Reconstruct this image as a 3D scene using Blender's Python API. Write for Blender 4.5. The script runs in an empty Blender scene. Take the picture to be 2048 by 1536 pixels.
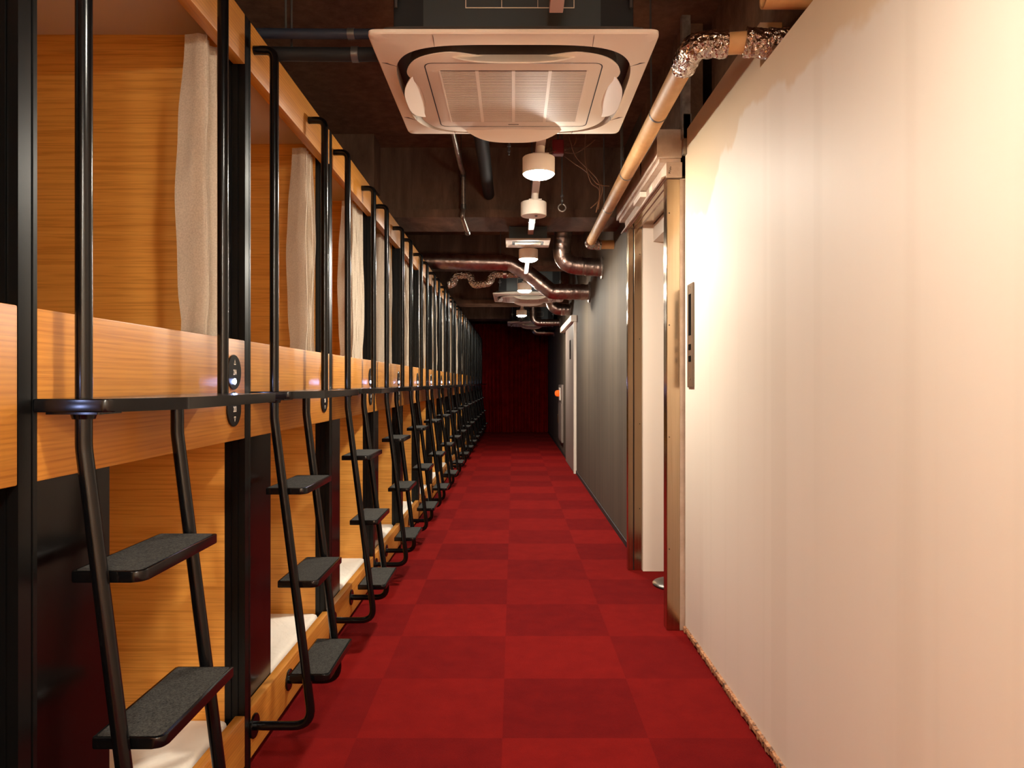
import bpy, bmesh, math, random
from mathutils import Vector, Matrix

# ------------------------------------------------------------------ scene, camera, light
S = bpy.context.scene
COL = S.collection
PI = math.pi
EYE = 1.218
FPX = 1450.0

cam_data = bpy.data.cameras.new('camera')
cam = bpy.data.objects.new('camera', cam_data)
COL.objects.link(cam)
cam.location = (0, 0, EYE)
cam.rotation_euler = (PI / 2, 0, 0)
cam_data.sensor_width = 36.0
cam_data.sensor_fit = 'HORIZONTAL'
cam_data.lens = FPX / 2048 * 36.0
cam_data.shift_x = -3 / 2048
cam_data.shift_y = -3 / 2048
cam_data.clip_start = 0.02
S.camera = cam

world = bpy.data.worlds.new('world')
S.world = world
world.use_nodes = True
world.node_tree.nodes['Background'].inputs[0].default_value = (0.9, 0.65, 0.45, 1)
world.node_tree.nodes['Background'].inputs[1].default_value = 0.004

vs = S.view_settings
vs.view_transform = 'Standard'
vs.look = 'None'
vs.gamma = 1.0
vs.use_curve_mapping = False
vs.exposure = 1.74
LAMP_STRENGTH = 250.0
LAMP_COLOR = (1.0, 0.93, 0.79, 1)


# ------------------------------------------------------------------ helpers: materials
def lin(c):
    return tuple(((v / 255.0) / 12.92 if v / 255.0 <= 0.04045 else ((v / 255.0 + 0.055) / 1.055) ** 2.4) for v in c)


class Mat:
    def __init__(self, name, color=(200, 200, 200), rough=0.5, metal=0.0, spec=0.5):
        self.m = bpy.data.materials.new(name)
        self.m.use_nodes = True
        self.t = self.m.node_tree
        self.b = self.t.nodes['Principled BSDF']
        self.b.inputs['Base Color'].default_value = (*lin(color), 1)
        self.b.inputs['Roughness'].default_value = rough
        self.b.inputs['Metallic'].default_value = metal
        self.b.inputs['Specular IOR Level'].default_value = spec

    def n(self, kind, **kw):
        nd = self.t.nodes.new(kind)
        for k, v in kw.items():
            setattr(nd, k, v)
        return nd

    def l(self, a, b):
        self.t.links.new(a, b)

    def coords(self, scale=(1, 1, 1), rand=True):
        tc = self.n('ShaderNodeTexCoord')
        mp = self.n('ShaderNodeMapping')
        mp.inputs['Scale'].default_value = scale
        self.l(tc.outputs['Object'], mp.inputs['Vector'])
        if rand:
            oi = self.n('ShaderNodeObjectInfo')
            mu = self.n('ShaderNodeMath', operation='MULTIPLY')
            mu.inputs[1].default_value = 37.0
            self.l(oi.outputs['Random'], mu.inputs[0])
            self.l(mu.outputs[0], mp.inputs['Location'])
        return mp.outputs['Vector']

    def noise(self, vec, scale=5, detail=3, rough=0.5, dist=0.0):
        nz = self.n('ShaderNodeTexNoise')
        nz.inputs['Scale'].default_value = scale
        nz.inputs['Detail'].default_value = detail
        nz.inputs['Roughness'].default_value = rough
        nz.inputs['Distortion'].default_value = dist
        self.l(vec, nz.inputs['Vector'])
        return nz.outputs['Fac']

    def ramp(self, fac, stops):
        r = self.n('ShaderNodeValToRGB')
        el = r.color_ramp.elements
        while len(el) < len(stops):
            el.new(0.5)
        for e, (p, c) in zip(el, stops):
            e.position = p
            e.color = (*lin(c), 1)
        self.l(fac, r.inputs['Fac'])
        return r.outputs['Color']

    def mix(self, a, b, fac, mode='MIX'):
        m = self.n('ShaderNodeMix', data_type='RGBA', blend_type=mode)
        for s, v in ((m.inputs[6], a), (m.inputs[7], b)):
            if isinstance(v, tuple):
                s.default_value = (*lin(v), 1)
            else:
                self.l(v, s)
        if isinstance(fac, (int, float)):
            m.inputs[0].default_value = fac
        else:
            self.l(fac, m.inputs[0])
        return m.outputs[2]

    def math(self, op, a, b=None, c=None):
        m = self.n('ShaderNodeMath', operation=op)
        for i, v in enumerate((a, b, c)):
            if v is None:
                continue
            if isinstance(v, (int, float)):
                m.inputs[i].default_value = v
            else:
                self.l(v, m.inputs[i])
        return m.outputs[0]

    def color(self, sock):
        self.l(sock, self.b.inputs['Base Color'])

    def rough(self, sock):
        self.l(sock, self.b.inputs['Roughness'])

    def bump(self, h, strength=0.3, dist=0.01):
        bp = self.n('ShaderNodeBump')
        bp.inputs['Strength'].default_value = strength
        bp.inputs['Distance'].default_value = dist
        self.l(h, bp.inputs['Height'])
        self.l(bp.outputs['Normal'], self.b.inputs['Normal'])


def wood(name, along, light, mid, dark, rough=0.5, fine=1.0, figure=0.3, gr=9, line=0.38):
    M = Mat(name, mid, rough)
    low, hi = 0.55, 17.0 * fine
    sc = [hi, hi, hi]
    sc[along] = low
    v = M.coords(tuple(sc))
    broad = M.noise(v, 1.2, 3, 0.5, 0.7)
    sc2 = [hi * gr, hi * gr, hi * gr]
    sc2[along] = 3.0
    v2 = M.coords(tuple(sc2))
    fine_n = M.noise(v2, 1.4, 2, 0.6, 0.4)
    sc3 = [90 * fine] * 3
    sc3[along] = 4.2
    v3 = M.coords(tuple(sc3))
    wv = M.n('ShaderNodeTexWave', wave_type='BANDS', bands_direction='Z')
    wv.inputs['Scale'].default_value = 0.33
    wv.inputs['Distortion'].default_value = 5.0
    wv.inputs['Detail'].default_value = 2.0
    wv.inputs['Detail Scale'].default_value = 0.7
    M.l(v3, wv.inputs['Vector'])
    c1 = M.ramp(broad, [(0.28, dark), (0.5, mid), (0.72, light)])
    c2 = M.ramp(fine_n, [(0.36, tuple(int(a * 0.84) for a in dark)), (0.52, light)])
    c = M.mix(c1, c2, line)
    c3 = M.ramp(wv.outputs['Fac'], [(0.0, tuple(int(a * 0.93) for a in dark)), (0.35, mid), (1.0, light)])
    c = M.mix(c, c3, figure)
    M.color(c)
    M.bump(fine_n, 0.06, 0.002)
    return M.m


MT = {}
MT['fascia_wood'] = wood('oak fascia', 1, (208, 143, 60), (194, 125, 46), (176, 107, 37), 0.42)
MT['panel_wood'] = wood('oak panel', 0, (238, 172, 80), (228, 158, 66), (212, 140, 52), 0.5, 1.6, 0.10, 4.6, 0.42)

m = Mat('black powder coat', (8, 8, 9), 0.2, 0.0, 0.35)
MT['black'] = m.m
m = Mat('black post', (9, 9, 9), 0.33, 0.0, 0.28)
MT['post'] = m.m
m = Mat('gloss black panel', (9, 7, 7), 0.2, 0.0, 0.4)
MT['gloss_black'] = m.m
m = Mat('felt', (60, 58, 56), 0.95, 0, 0.1)
v = m.coords((1, 1, 1))
f1 = m.noise(v, 260, 3, 0.75)
f2 = m.noise(v, 45, 3, 0.6)
m.color(m.mix(m.ramp(f1, [(0.3, (14, 14, 14)), (0.66, (88, 85, 80))]), m.ramp(f2, [(0.3, (26, 25, 25)), (0.7, (64, 61, 58))]), 0.35))
m.bump(f1, 0.6, 0.003)
MT['felt'] = m.m

m = Mat('bunk ceiling', (214, 198, 186), 0.9, 0, 0.2)
MT['taupe'] = m.m

# carpet: half metre tiles, nap turned in alternate tiles
m = Mat('carpet tiles', (140, 14, 18), 0.95, 0, 0.05)
tc = m.n('ShaderNodeTexCoord')
sp = m.n('ShaderNodeSeparateXYZ')
m.l(tc.outputs['Object'], sp.inputs[0])
cx = m.math('FLOOR', m.math('DIVIDE', m.math('ADD', sp.outputs[0], 0.038 + 10), 0.5))
cy = m.math('FLOOR', m.math('DIVIDE', m.math('ADD', sp.outputs[1], 10 - 0.483), 0.5))
par = m.math('MODULO', m.math('ADD', cx, cy), 2.0)
wn = m.n('ShaderNodeTexWhiteNoise', noise_dimensions='2D')
cb = m.n('ShaderNodeCombineXYZ')
m.l(cx, cb.inputs[0]); m.l(cy, cb.inputs[1])
m.l(cb.outputs[0], wn.inputs['Vector'])
fac = m.math('MULTIPLY_ADD', wn.outputs['Value'], 0.32, m.math('MULTIPLY', par, 0.68))
v = m.coords((1, 1, 1), False)
n1 = m.noise(v, 330, 2, 0.7)
n2 = m.noise(v, 9, 4, 0.6)
n3 = m.noise(v, 2.2, 2, 0.5)
base = m.mix((84, 4, 11), (128, 19, 17), fac)
c = m.mix(base, m.ramp(n1, [(0.25, (54, 3, 7)), (0.7, (152, 30, 25))]), 0.34)
c = m.mix(c, m.ramp(n2, [(0.3, (72, 5, 10)), (0.75, (144, 28, 23))]), 0.22)
m.color(c)
m.bump(n1, 0.8, 0.006)
m.b.inputs['Sheen Weight'].default_value = 0.15
m.b.inputs['Sheen Tint'].default_value = (*lin((220, 60, 50)), 1)
MT['carpet'] = m.m

# painted white wall with ragged yellower patches near the top
m = Mat('cream wall', (236, 224, 208), 0.55, 0, 0.3)
tc = m.n('ShaderNodeTexCoord')
sp = m.n('ShaderNodeSeparateXYZ')
m.l(tc.outputs['Object'], sp.inputs[0])
v = m.coords((1, 1, 1), False)
big = m.noise(v, 1.3, 5, 0.55, 0.3)
fine = m.noise(v, 26, 4, 0.6)
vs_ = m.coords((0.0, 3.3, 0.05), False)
strip = m.noise(vs_, 1.1, 3.5, 0.62)  # soft vertical bands of light and shade, painted into the wall colour
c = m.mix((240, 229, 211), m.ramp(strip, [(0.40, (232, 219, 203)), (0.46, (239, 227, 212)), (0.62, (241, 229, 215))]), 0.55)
hz = m.math('ADD', m.math('MULTIPLY_ADD', big, 0.55, m.math('SUBTRACT', sp.outputs[2], 2.36)),
            m.math('MULTIPLY', m.math('SUBTRACT', sp.outputs[1], 2.6), 0.055))
st = m.n('ShaderNodeMapRange'); st.interpolation_type = 'SMOOTHSTEP'
st.inputs['From Min'].default_value = 0.0
st.inputs['From Max'].default_value = 0.035
m.l(hz, st.inputs['Value'])
c = m.mix(c, (226, 198, 158), m.math('MULTIPLY', st.outputs[0], 0.75))
m.color(c)
m.bump(fine, 0.05, 0.004)
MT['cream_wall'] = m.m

m = Mat('grey fabric wall', (120, 112, 104), 0.72, 0, 0.3)
v = m.coords((60, 60, 1.2), False)
s1 = m.noise(v, 1.0, 3, 0.65)
v = m.coords((5, 5, 0.12), False)
s2 = m.noise(v, 1.0, 3, 0.6)
m.color(m.mix(m.ramp(s1, [(0.3, (66, 57, 47)), (0.7, (106, 92, 76))]), m.ramp(s2, [(0.3, (70, 61, 51)), (0.7, (100, 87, 73))]), 0.5))
m.bump(s1, 0.12, 0.004)
MT['grey_wall'] = m.m

m = Mat('bare concrete', (62, 47, 40), 0.9, 0, 0.2)
v = m.coords((1, 1, 1), False)
a = m.noise(v, 1.8, 6, 0.6, 0.4)
b = m.noise(v, 14, 4, 0.65)
c = m.mix(m.ramp(a, [(0.3, (84, 58, 44)), (0.55, (124, 90, 68)), (0.75, (152, 108, 78))]),
          m.ramp(b, [(0.35, (74, 55, 44)), (0.7, (140, 108, 86))]), 0.4)
m.color(c)
m.bump(b, 0.25, 0.02)
MT['concrete'] = m.m
m = Mat('beam concrete', (90, 72, 64), 0.85, 0, 0.2)
v = m.coords((3, 1, 0.7), False)
a = m.noise(v, 2.0, 6, 0.65, 0.5)
m.color(m.ramp(a, [(0.3, (74, 54, 42)), (0.55, (112, 86, 70)), (0.75, (140, 106, 84))]))
m.bump(a, 0.2, 0.02)
MT['beam'] = m.m

m = Mat('white plastic', (246, 232, 216), 0.5, 0, 0.3)
MT['ac_white'] = m.m
m = Mat('grey plastic', (150, 136, 126), 0.5)
MT['ac_grey'] = m.m
m = Mat('grille back', (108, 92, 82), 0.7)
MT['grille_back'] = m.m
m = Mat('outlet tray', (70, 60, 54), 0.6)
MT['tray'] = m.m
m = Mat('dark plastic', (32, 29, 28), 0.6)
MT['dark'] = m.m
m = Mat('casing steel', (72, 78, 80), 0.45, 0.5)
MT['casing'] = m.m
m = Mat('black insulation', (18, 19, 22), 0.7)
MT['insulation'] = m.m
m = Mat('navy insulation', (34, 42, 58), 0.6)
MT['navy'] = m.m
m = Mat('galvanised steel', (168, 158, 148), 0.38, 0.75)
v = m.coords((1, 1, 1))
a = m.noise(v, 30, 3, 0.6)
m.color(m.ramp(a, [(0.3, (140, 130, 120)), (0.7, (190, 180, 168))]))
MT['galv'] = m.m
m = Mat('zinc rod', (120, 120, 118), 0.35, 0.8)
MT['zinc'] = m.m
m = Mat('painted raceway', (196, 164, 152), 0.5)
MT['raceway'] = m.m
m = Mat('pink primer steel', (208, 186, 168), 0.5, 0.15)
v = m.coords((1, 1, 1))
a = m.noise(v, 9, 4, 0.6)
m.color(m.ramp(a, [(0.3, (184, 160, 140)), (0.7, (220, 200, 182))]))
MT['header'] = m.m

m = Mat('brushed stainless', (196, 176, 152), 0.34, 1.0)
v = m.coords((40, 40, 0.6))
a = m.noise(v, 3.0, 3, 0.6)
m.color(m.ramp(a, [(0.3, (176, 152, 124)), (0.7, (190, 166, 138))]))
m.rough(m.ramp(a, [(0.3, (104, 104, 104)), (0.7, (122, 122, 122))]))
MT['stainless'] = m.m
m = Mat('polished stainless', (196, 184, 170), 0.1, 1.0)
MT['mirror'] = m.m
m = Mat('satin steel', (120, 104, 90), 0.5, 0.8)
MT['plate_steel'] = m.m
m = Mat('dark display', (16, 13, 12), 0.9, 0, 0.03)
MT['display'] = m.m

m = Mat('tan pipe', (214, 164, 104), 0.55, 0, 0.35)
v = m.coords((1, 1, 1))
a = m.noise(v, 7, 4, 0.6)
m.color(m.ramp(a, [(0.3, (200, 148, 92)), (0.7, (224, 178, 122))]))
MT['tan_pipe'] = m.m
m = Mat('foil', (214, 200, 190), 0.14, 1.0)
v = m.coords((1, 1, 1))
vo = m.n('ShaderNodeTexVoronoi')
vo.inputs['Scale'].default_value = 55
m.l(v, vo.inputs['Vector'])
a = m.noise(v, 45, 3, 0.7, 0.8)
m.bump(m.math('ADD', vo.outputs['Distance'], a), 0.7, 0.018)
MT['foil'] = m.m
m = Mat('spiral duct', (176, 160, 152), 0.33, 1.0)
v = m.coords((1, 1, 1))
a = m.noise(v, 12, 3, 0.6)
m.color(m.ramp(a, [(0.3, (150, 128, 120)), (0.7, (198, 180, 170))]))
m.bump(m.noise(v, 18, 2), 0.25, 0.02)
MT['duct'] = m.m

m = Mat('curtain linen', (214, 200, 182), 0.9, 0, 0.1)
v = m.coords((1, 1, 1))
a = m.noise(v, 240, 2, 0.6)
b = m.noise(v, 3, 3, 0.5)
m.color(m.mix(m.ramp(a, [(0.3, (186, 170, 152)), (0.7, (216, 201, 182))]), (196, 181, 162), m.math('MULTIPLY', b, 0.5)))
m.bump(a, 0.15, 0.002)
m.b.inputs['Transmission Weight'].default_value = 0.0
MT['linen'] = m.m
m = Mat('white sheet', (240, 232, 220), 0.85, 0, 0.1)
v = m.coords((1, 1, 1))
m.bump(m.noise(v, 5, 4, 0.5, 1.2), 0.5, 0.03)
MT['sheet'] = m.m
m = Mat('red velvet', (130, 14, 12), 0.95, 0, 0.05)
v = m.coords((1, 1, 1), False)
a = m.noise(v, 5, 3, 0.6)
m.color(m.ramp(a, [(0.3, (118, 10, 8)), (0.7, (150, 18, 13))]))
MT['velvet'] = m.m

m = Mat('black plate', (12, 12, 13), 0.3)
MT['plate'] = m.m
m = Mat('white print', (240, 226, 205), 0.6)
MT['print'] = m.m
m = Mat('marker ink', (40, 30, 28), 0.7)
MT['ink'] = m.m


def emis(name, col, strength):
    M = Mat(name, (0, 0, 0), 1.0)
    M.b.inputs['Base Color'].default_value = (0.8, 0.8, 0.8, 1)
    M.b.inputs['Emission Color'].default_value = col
    M.b.inputs['Emission Strength'].default_value = strength
    return M.m


MT['lamp'] = emis('lamp diffuser', LAMP_COLOR, LAMP_STRENGTH)
MT['lamp_dimmed'] = emis('dimmed lamp diffuser', LAMP_COLOR, LAMP_STRENGTH * 0.48)
MT['lamp_fill'] = emis('fill lamp diffuser', LAMP_COLOR, LAMP_STRENGTH * 1.35)  # stronger, for the added fill lamps behind the camera
MT['led'] = emis('blue white led', (0.42, 0.52, 1.0, 1), 55.0)
MT['orange'] = emis('orange lamp', (1.0, 0.13, 0.01, 1), 0.22)
MT['orange'].node_tree.nodes['Principled BSDF'].inputs['Base Color'].default_value = (0.55, 0.08, 0.01, 1)
m = Mat('red lens', (190, 40, 16), 0.25)
MT['red'] = m.m
m = Mat('red valve', (120, 18, 16), 0.5)
MT['red_dull'] = m.m
m = Mat('rust cable', (110, 70, 44), 0.6)
MT['cable'] = m.m
m = Mat('door white', (240, 226, 210), 0.5)
MT['door_white'] = m.m
m = Mat('door grey', (138, 122, 112), 0.5)
MT['door_grey'] = m.m
m = Mat('torn base strip', (170, 118, 78), 0.8)
v = m.coords((1, 1, 1), False)
a = m.noise(v, 38, 5, 0.75)
m.color(m.ramp(a, [(0.36, (58, 40, 28)), (0.5, (168, 112, 74)), (0.7, (206, 156, 112))]))
MT['torn'] = m.m
m = Mat('stanchion base', (78, 72, 68), 0.3, 0.7)
MT['gunmetal'] = m.m
m = Mat('glue residue', (48, 36, 28), 0.9)
MT['glue'] = m.m


# ------------------------------------------------------------------ helpers: mesh
def BM():
    return bmesh.new()


def obj(name, bm, mat, parent=None, smooth=None, loc=None):
    """link a bmesh as one object; smooth = auto-smooth angle in degrees"""
    bmesh.ops.recalc_face_normals(bm, faces=bm.faces[:])
    if smooth is not None:
        lim = math.radians(smooth)
        for f in bm.faces:
            f.smooth = True
        for e in bm.edges:
            e.smooth = len(e.link_faces) == 2 and e.calc_face_angle(0.0) < lim
    me = bpy.data.meshes.new(name)
    bm.to_mesh(me)
    bm.free()
    me.materials.append(MT[mat] if isinstance(mat, str) else mat)
    o = bpy.data.objects.new(name, me)
    COL.objects.link(o)
    if parent is not None:
        o.parent = parent
    if loc is not None:
        o.location = loc
    return o


def tag(o, label, cat, group=None, kind=None):
    o['label'] = label
    o['category'] = cat
    if group:
        o['group'] = group
    if kind:
        o['kind'] = kind
    return o


def thing(name, label, cat, loc=(0, 0, 0), group=None):
    o = bpy.data.objects.new(name, None)
    o.empty_display_size = 0.1
    COL.objects.link(o)
    o.location = loc
    return tag(o, label, cat, group)


def struct(o, label=None, cat=None):
    o['kind'] = 'structure'
    if label:
        o['label'] = label
    if cat:
        o['category'] = cat
    return o


def dup(o, loc, label, parent=None):
    c = o.copy()
    COL.objects.link(c)
    if parent is None:
        c.location = loc
        c['label'] = label
    else:
        c.parent = parent
    for ch in [x for x in o.children]:
        dup(ch, None, None, c)
    return c


def box(bm, x0, x1, y0, y1, z0, z1, bev=0.0, seg=2):
    vs = [bm.verts.new((x, y, z)) for x in (x0, x1) for y in (y0, y1) for z in (z0, z1)]
    q = [(0, 1, 3, 2), (4, 6, 7, 5), (0, 4, 5, 1), (2, 3, 7, 6), (0, 2, 6, 4), (1, 5, 7, 3)]
    fs = [bm.faces.new([vs[i] for i in f]) for f in q]
    if bev > 0:
        es = list({e for f in fs for e in f.edges})
        bmesh.ops.bevel(bm, geom=es, offset=bev, segments=seg, profile=0.5, affect='EDGES')
    return fs


def round_poly(poly, radii, n=6):
    """2D polygon with filleted corners"""
    out = []
    N = len(poly)
    for i in range(N):
        p = Vector(poly[i]); a = Vector(poly[i - 1]); b = Vector(poly[(i + 1) % N])
        r = radii[i] if isinstance(radii, (list, tuple)) else radii
        if r <= 0:
            out.append(tuple(p)); continue
        u = (a - p).normalized(); w = (b - p).normalized()
        ang = u.angle(w)
        d = min(r / math.tan(ang / 2), 0.49 * (a - p).length, 0.49 * (b - p).length)
        s, e = p + u * d, p + w * d
        for k in range(n + 1):
            t = k / n
            q = (1 - t) ** 2 * s + 2 * t * (1 - t) * p + t * t * e
            out.append((q.x, q.y))
    return out


def prism(bm, poly, lo, hi, axis=2, bev=0.0):
    """extrude a 2D polygon along an axis; poly in the two other axes in order"""
    def P(u, v, w):
        if axis == 2:
            return (u, v, w)
        if axis == 0:
            return (w, u, v)
        return (u, w, v)
    a = [bm.verts.new(P(u, v, lo)) for u, v in poly]
    b = [bm.verts.new(P(u, v, hi)) for u, v in poly]
    n = len(poly)
    f0 = bm.faces.new(a); f1 = bm.faces.new(b[::-1])
    for i in range(n):
        bm.faces.new((a[i], b[i], b[(i + 1) % n], a[(i + 1) % n]))
    if bev > 0:
        bmesh.ops.bevel(bm, geom=list(f0.edges) + list(f1.edges), offset=bev, segments=2, profile=0.5, affect='EDGES')


def fillet(pts, r, n=7):
    pts = [Vector(p) for p in pts]
    out = [pts[0]]
    for i in range(1, len(pts) - 1):
        p, a, b = pts[i], pts[i - 1], pts[i + 1]
        rr = r[i - 1] if isinstance(r, (list, tuple)) else r
        u = (a - p).normalized(); w = (b - p).normalized()
        ang = u.angle(w)
        if abs(ang - PI) < 1e-3 or rr <= 0:
            out.append(p); continue
        d = min(rr / math.tan(ang / 2), 0.48 * (a - p).length, 0.48 * (b - p).length)
        s, e = p + u * d, p + w * d
        for k in range(n + 1):
            t = k / n
            out.append((1 - t) ** 2 * s + 2 * t * (1 - t) * p + t * t * e)
    out.append(pts[-1])
    return out


def tube(bm, pts, r, seg=14, cap=True, rfun=None):
    pts = [Vector(p) for p in pts]
    n = len(pts)
    tang = []
    for i in range(n):
        a = pts[max(i - 1, 0)]; b = pts[min(i + 1, n - 1)]
        tang.append((b - a).normalized())
    up = Vector((0, 0, 1)) if abs(tang[0].z) < 0.9 else Vector((1, 0, 0))
    u = (up - tang[0] * up.dot(tang[0])).normalized()
    rings = []
    for i in range(n):
        t = tang[i]
        u = (u - t * u.dot(t)).normalized()
        w = t.cross(u)
        ring = []
        for k in range(seg):
            a = 2 * PI * k / seg
            rr = r if rfun is None else rfun(i, a)
            ring.append(bm.verts.new(pts[i] + (u * math.cos(a) + w * math.sin(a)) * rr))
        rings.append(ring)
    for i in range(n - 1):
        for k in range(seg):
            bm.faces.new((rings[i][k], rings[i][(k + 1) % seg], rings[i + 1][(k + 1) % seg], rings[i + 1][k]))
    if cap:
        bm.faces.new(rings[0][::-1]); bm.faces.new(rings[-1])


def lathe(bm, prof, c=(0, 0, 0), seg=32, axis='z'):
    rings = []
    for r, h in prof:
        ring = []
        for k in range(seg):
            a = 2 * PI * k / seg
            p = (r * math.cos(a), r * math.sin(a), h)
            if axis == 'x':
                p = (h, r * math.cos(a), r * math.sin(a))
            elif axis == 'y':
                p = (r * math.sin(a), h, r * math.cos(a))
            ring.append(bm.verts.new((p[0] + c[0], p[1] + c[1], p[2] + c[2])))
        rings.append(ring)
    for i in range(len(rings) - 1):
        for k in range(seg):
            bm.faces.new((rings[i][k], rings[i][(k + 1) % seg], rings[i + 1][(k + 1) % seg], rings[i + 1][k]))
    if prof[0][0] > 1e-5:
        bm.faces.new(rings[0][::-1])
    if prof[-1][0] > 1e-5:
        bm.faces.new(rings[-1])


def W(px, py, d):
    """photo pixel at depth d metres along the corridor"""
    return Vector(((px - 1027) * d / FPX, d, EYE - (py - 765) * d / FPX))


# ------------------------------------------------------------------ setting
FACE = -0.82          # plane of the bunk fronts
WR = 0.84             # right wall
PITCH = 1.014
P0 = 1.224            # centre of the first post in view
NB = 16               # bays in view beyond that post
YB, YE = -3.0, 17.62  # back and end of the corridor
CEIL = 3.0


def post_y(k):
    return P0 + PITCH * k


bm = BM(); box(bm, -3.1, 2.4, YB, YE + 0.1, -0.1, 0.0)
struct(obj('floor', bm, 'carpet'), 'red checkered carpet tile floor of the corridor', 'floor')
bm = BM(); box(bm, -3.1, 2.4, YB, YE + 0.1, CEIL, CEIL + 0.15)
struct(obj('ceiling', bm, 'concrete'), 'bare dark concrete ceiling slab above the corridor', 'ceiling')

# white wall: outline in (y, z) with the notch where the pipes pass through
bm = BM()
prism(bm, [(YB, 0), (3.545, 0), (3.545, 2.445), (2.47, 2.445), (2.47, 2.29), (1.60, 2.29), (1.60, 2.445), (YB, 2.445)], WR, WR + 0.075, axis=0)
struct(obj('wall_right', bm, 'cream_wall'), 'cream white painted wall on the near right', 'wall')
bm = BM(); box(bm, WR, WR + 0.1, 4.76, YE + 0.1, 0, CEIL)
struct(obj('wall_right_far', bm, 'grey_wall'), 'grey fabric textured wall beyond the lift doorway', 'wall')
bm = BM(); box(bm, WR + 0.13, WR + 0.2, YB, 3.545, 2.0, CEIL)
struct(obj('wall_right_upper', bm, 'concrete'), 'dark bare wall above and behind the white wall', 'wall')
bm = BM(); box(bm, WR + 0.0, WR + 0.1, 3.60, 4.76, 2.47, CEIL)
struct(obj('wall_over_door', bm, 'concrete'), 'dark bare wall above the lift doorway', 'wall')
bm = BM(); box(bm, -3.1, 2.4, YE + 0.1, YE + 0.2, 0, CEIL)
struct(obj('wall_end', bm, 'concrete'), 'dark wall behind the red curtain', 'wall')
bm = BM(); box(bm, -3.1, 2.4, YB - 0.1, YB, 0, CEIL)
struct(obj('wall_back', bm, 'cream_wall'), 'cream wall behind the camera', 'wall')
bm = BM(); box(bm, -3.1, -3.0, YB, YE + 0.1, 0, CEIL)
struct(obj('wall_left', bm, 'concrete'), 'dark outer wall behind the bunks', 'wall')
bm = BM(); box(bm, FACE - 0.1, FACE, YB, post_y(-1) - 0.03, 0, 2.34)
struct(obj('wall_left_near', bm, 'panel_wood'), 'wood wall beside the camera', 'wall')

# beams across the ceiling
for i, (y0, y1, z0) in enumerate([(-0.6, -0.2, 2.62), (5.50, 5.92, 2.46), (8.75, 9.1, 2.62), (11.1, 11.5, 2.42), (14.2, 14.6, 2.46)]):
    bm = BM()
    box(bm, -3.0, WR, y0, y1, z0 + 0.055, CEIL)
    box(bm, -3.0, WR, y0 - 0.05, y1 + 0.05, z0, z0 + 0.06)
    struct(obj('trim_%d' % (i + 1), bm, 'beam'), 'stained concrete ceiling beam %s' % ['behind the camera', 'above the vent grille', 'above the silver duct', 'before the far air conditioner', 'nearest the red curtain'][i], 'beam')
# ceiling beam along the bunk side
bm = BM(); box(bm, -1.6, -1.0, 5.2, 5.445, 2.62, CEIL)
struct(obj('trim_6', bm, 'beam'), 'short concrete downstand above the bunks', 'beam')

# torn strip where the skirting was
random.seed(5)
bm = BM()
ny = 420
prev = None
for i in range(ny + 1):
    y = -0.4 + (3.54 + 0.4) * i / ny
    zt = 0.031 + random.uniform(-0.002, 0.003)
    zb = 0.010 + random.uniform(-0.006, 0.012)
    xo = WR - 0.011 + random.uniform(-0.002, 0.003)
    row = [bm.verts.new((WR, y, zt)), bm.verts.new((xo, y, zt - 0.003)), bm.verts.new((xo - 0.001, y, zb)), bm.verts.new((WR - 0.002, y, 0.0)), bm.verts.new((WR, y, 0.0))]
    if prev:
        for k in range(5):
            bm.faces.new((prev[k], prev[(k + 1) % 5], row[(k + 1) % 5], row[k]))
    else:
        bm.faces.new(row)
    prev = row
bm.faces.new(prev[::-1])
struct(obj('baseboard_right', bm, 'torn'), 'torn brown strip along the foot of the white wall', 'baseboard')
bm = BM()
box(bm, WR - 0.009, WR, 4.80, 9.66, 0, 0.045, 0.003)
box(bm, WR - 0.009, WR, 11.5, YE + 0.05, 0, 0.045, 0.003)
struct(obj('baseboard_right_far', bm, 'dark'), 'dark skirting along the grey wall', 'baseboard')

# ------------------------------------------------------------------ lift doorway
door = bpy.data.objects.new('door_1', None); COL.objects.link(door)
struct(door, 'stainless steel lift doorway standing open in the right wall', 'doorway')
D0, D1 = 3.56, 4.70
bm = BM()
box(bm, 0.752, 0.818, D0, D0 + 0.055, 0, 2.218, 0.003)
box(bm, 0.752, 0.9, D0 + 0.055, D0 + 0.07, 0, 2.218)
obj('near_jamb', bm, 'stainless', door)
bm = BM(); box(bm, 0.818, WR + 0.01, D0 + 0.005, D0 + 0.05, 0, 2.218)
obj('jamb_trim', bm, 'header', door)
bm = BM()
box(bm, 0.742, 0.776, D1, D1 + 0.055, 0, 2.218, 0.002)
box(bm, 0.782, 0.832, D1, D1 + 0.055, 0, 2.218, 0.002)
obj('far_jamb', bm, 'stainless', door)
bm = BM(); box(bm, 0.77, 0.84, D1 + 0.012, D1 + 0.058, 0, 2.21)
obj('door_gap', bm, 'dark', door)
bm = BM()
for z in (0.4, 0.95, 1.5, 2.05):
    lathe(bm, [(0.0, D1 - 0.002), (0.003, D1 - 0.0015), (0.003, D1)], (0.818, 0, z), 10, 'y')
    lathe(bm, [(0.0, D0 - 0.002), (0.003, D0 - 0.0015), (0.003, D0)], (0.765, 0, z), 10, 'y')
obj('screws', bm, 'dark', door)
bm = BM()
box(bm, 0.755, 0.775, D0 + 0.06, D1, 2.218, 2.235)
box(bm, 0.785, 0.81, D0 + 0.06, D1, 2.218, 2.235)
box(bm, 0.755, 0.95, D0 + 0.06, D1, 2.236, 2.25)
obj('lintel', bm, 'stainless', door)
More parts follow.
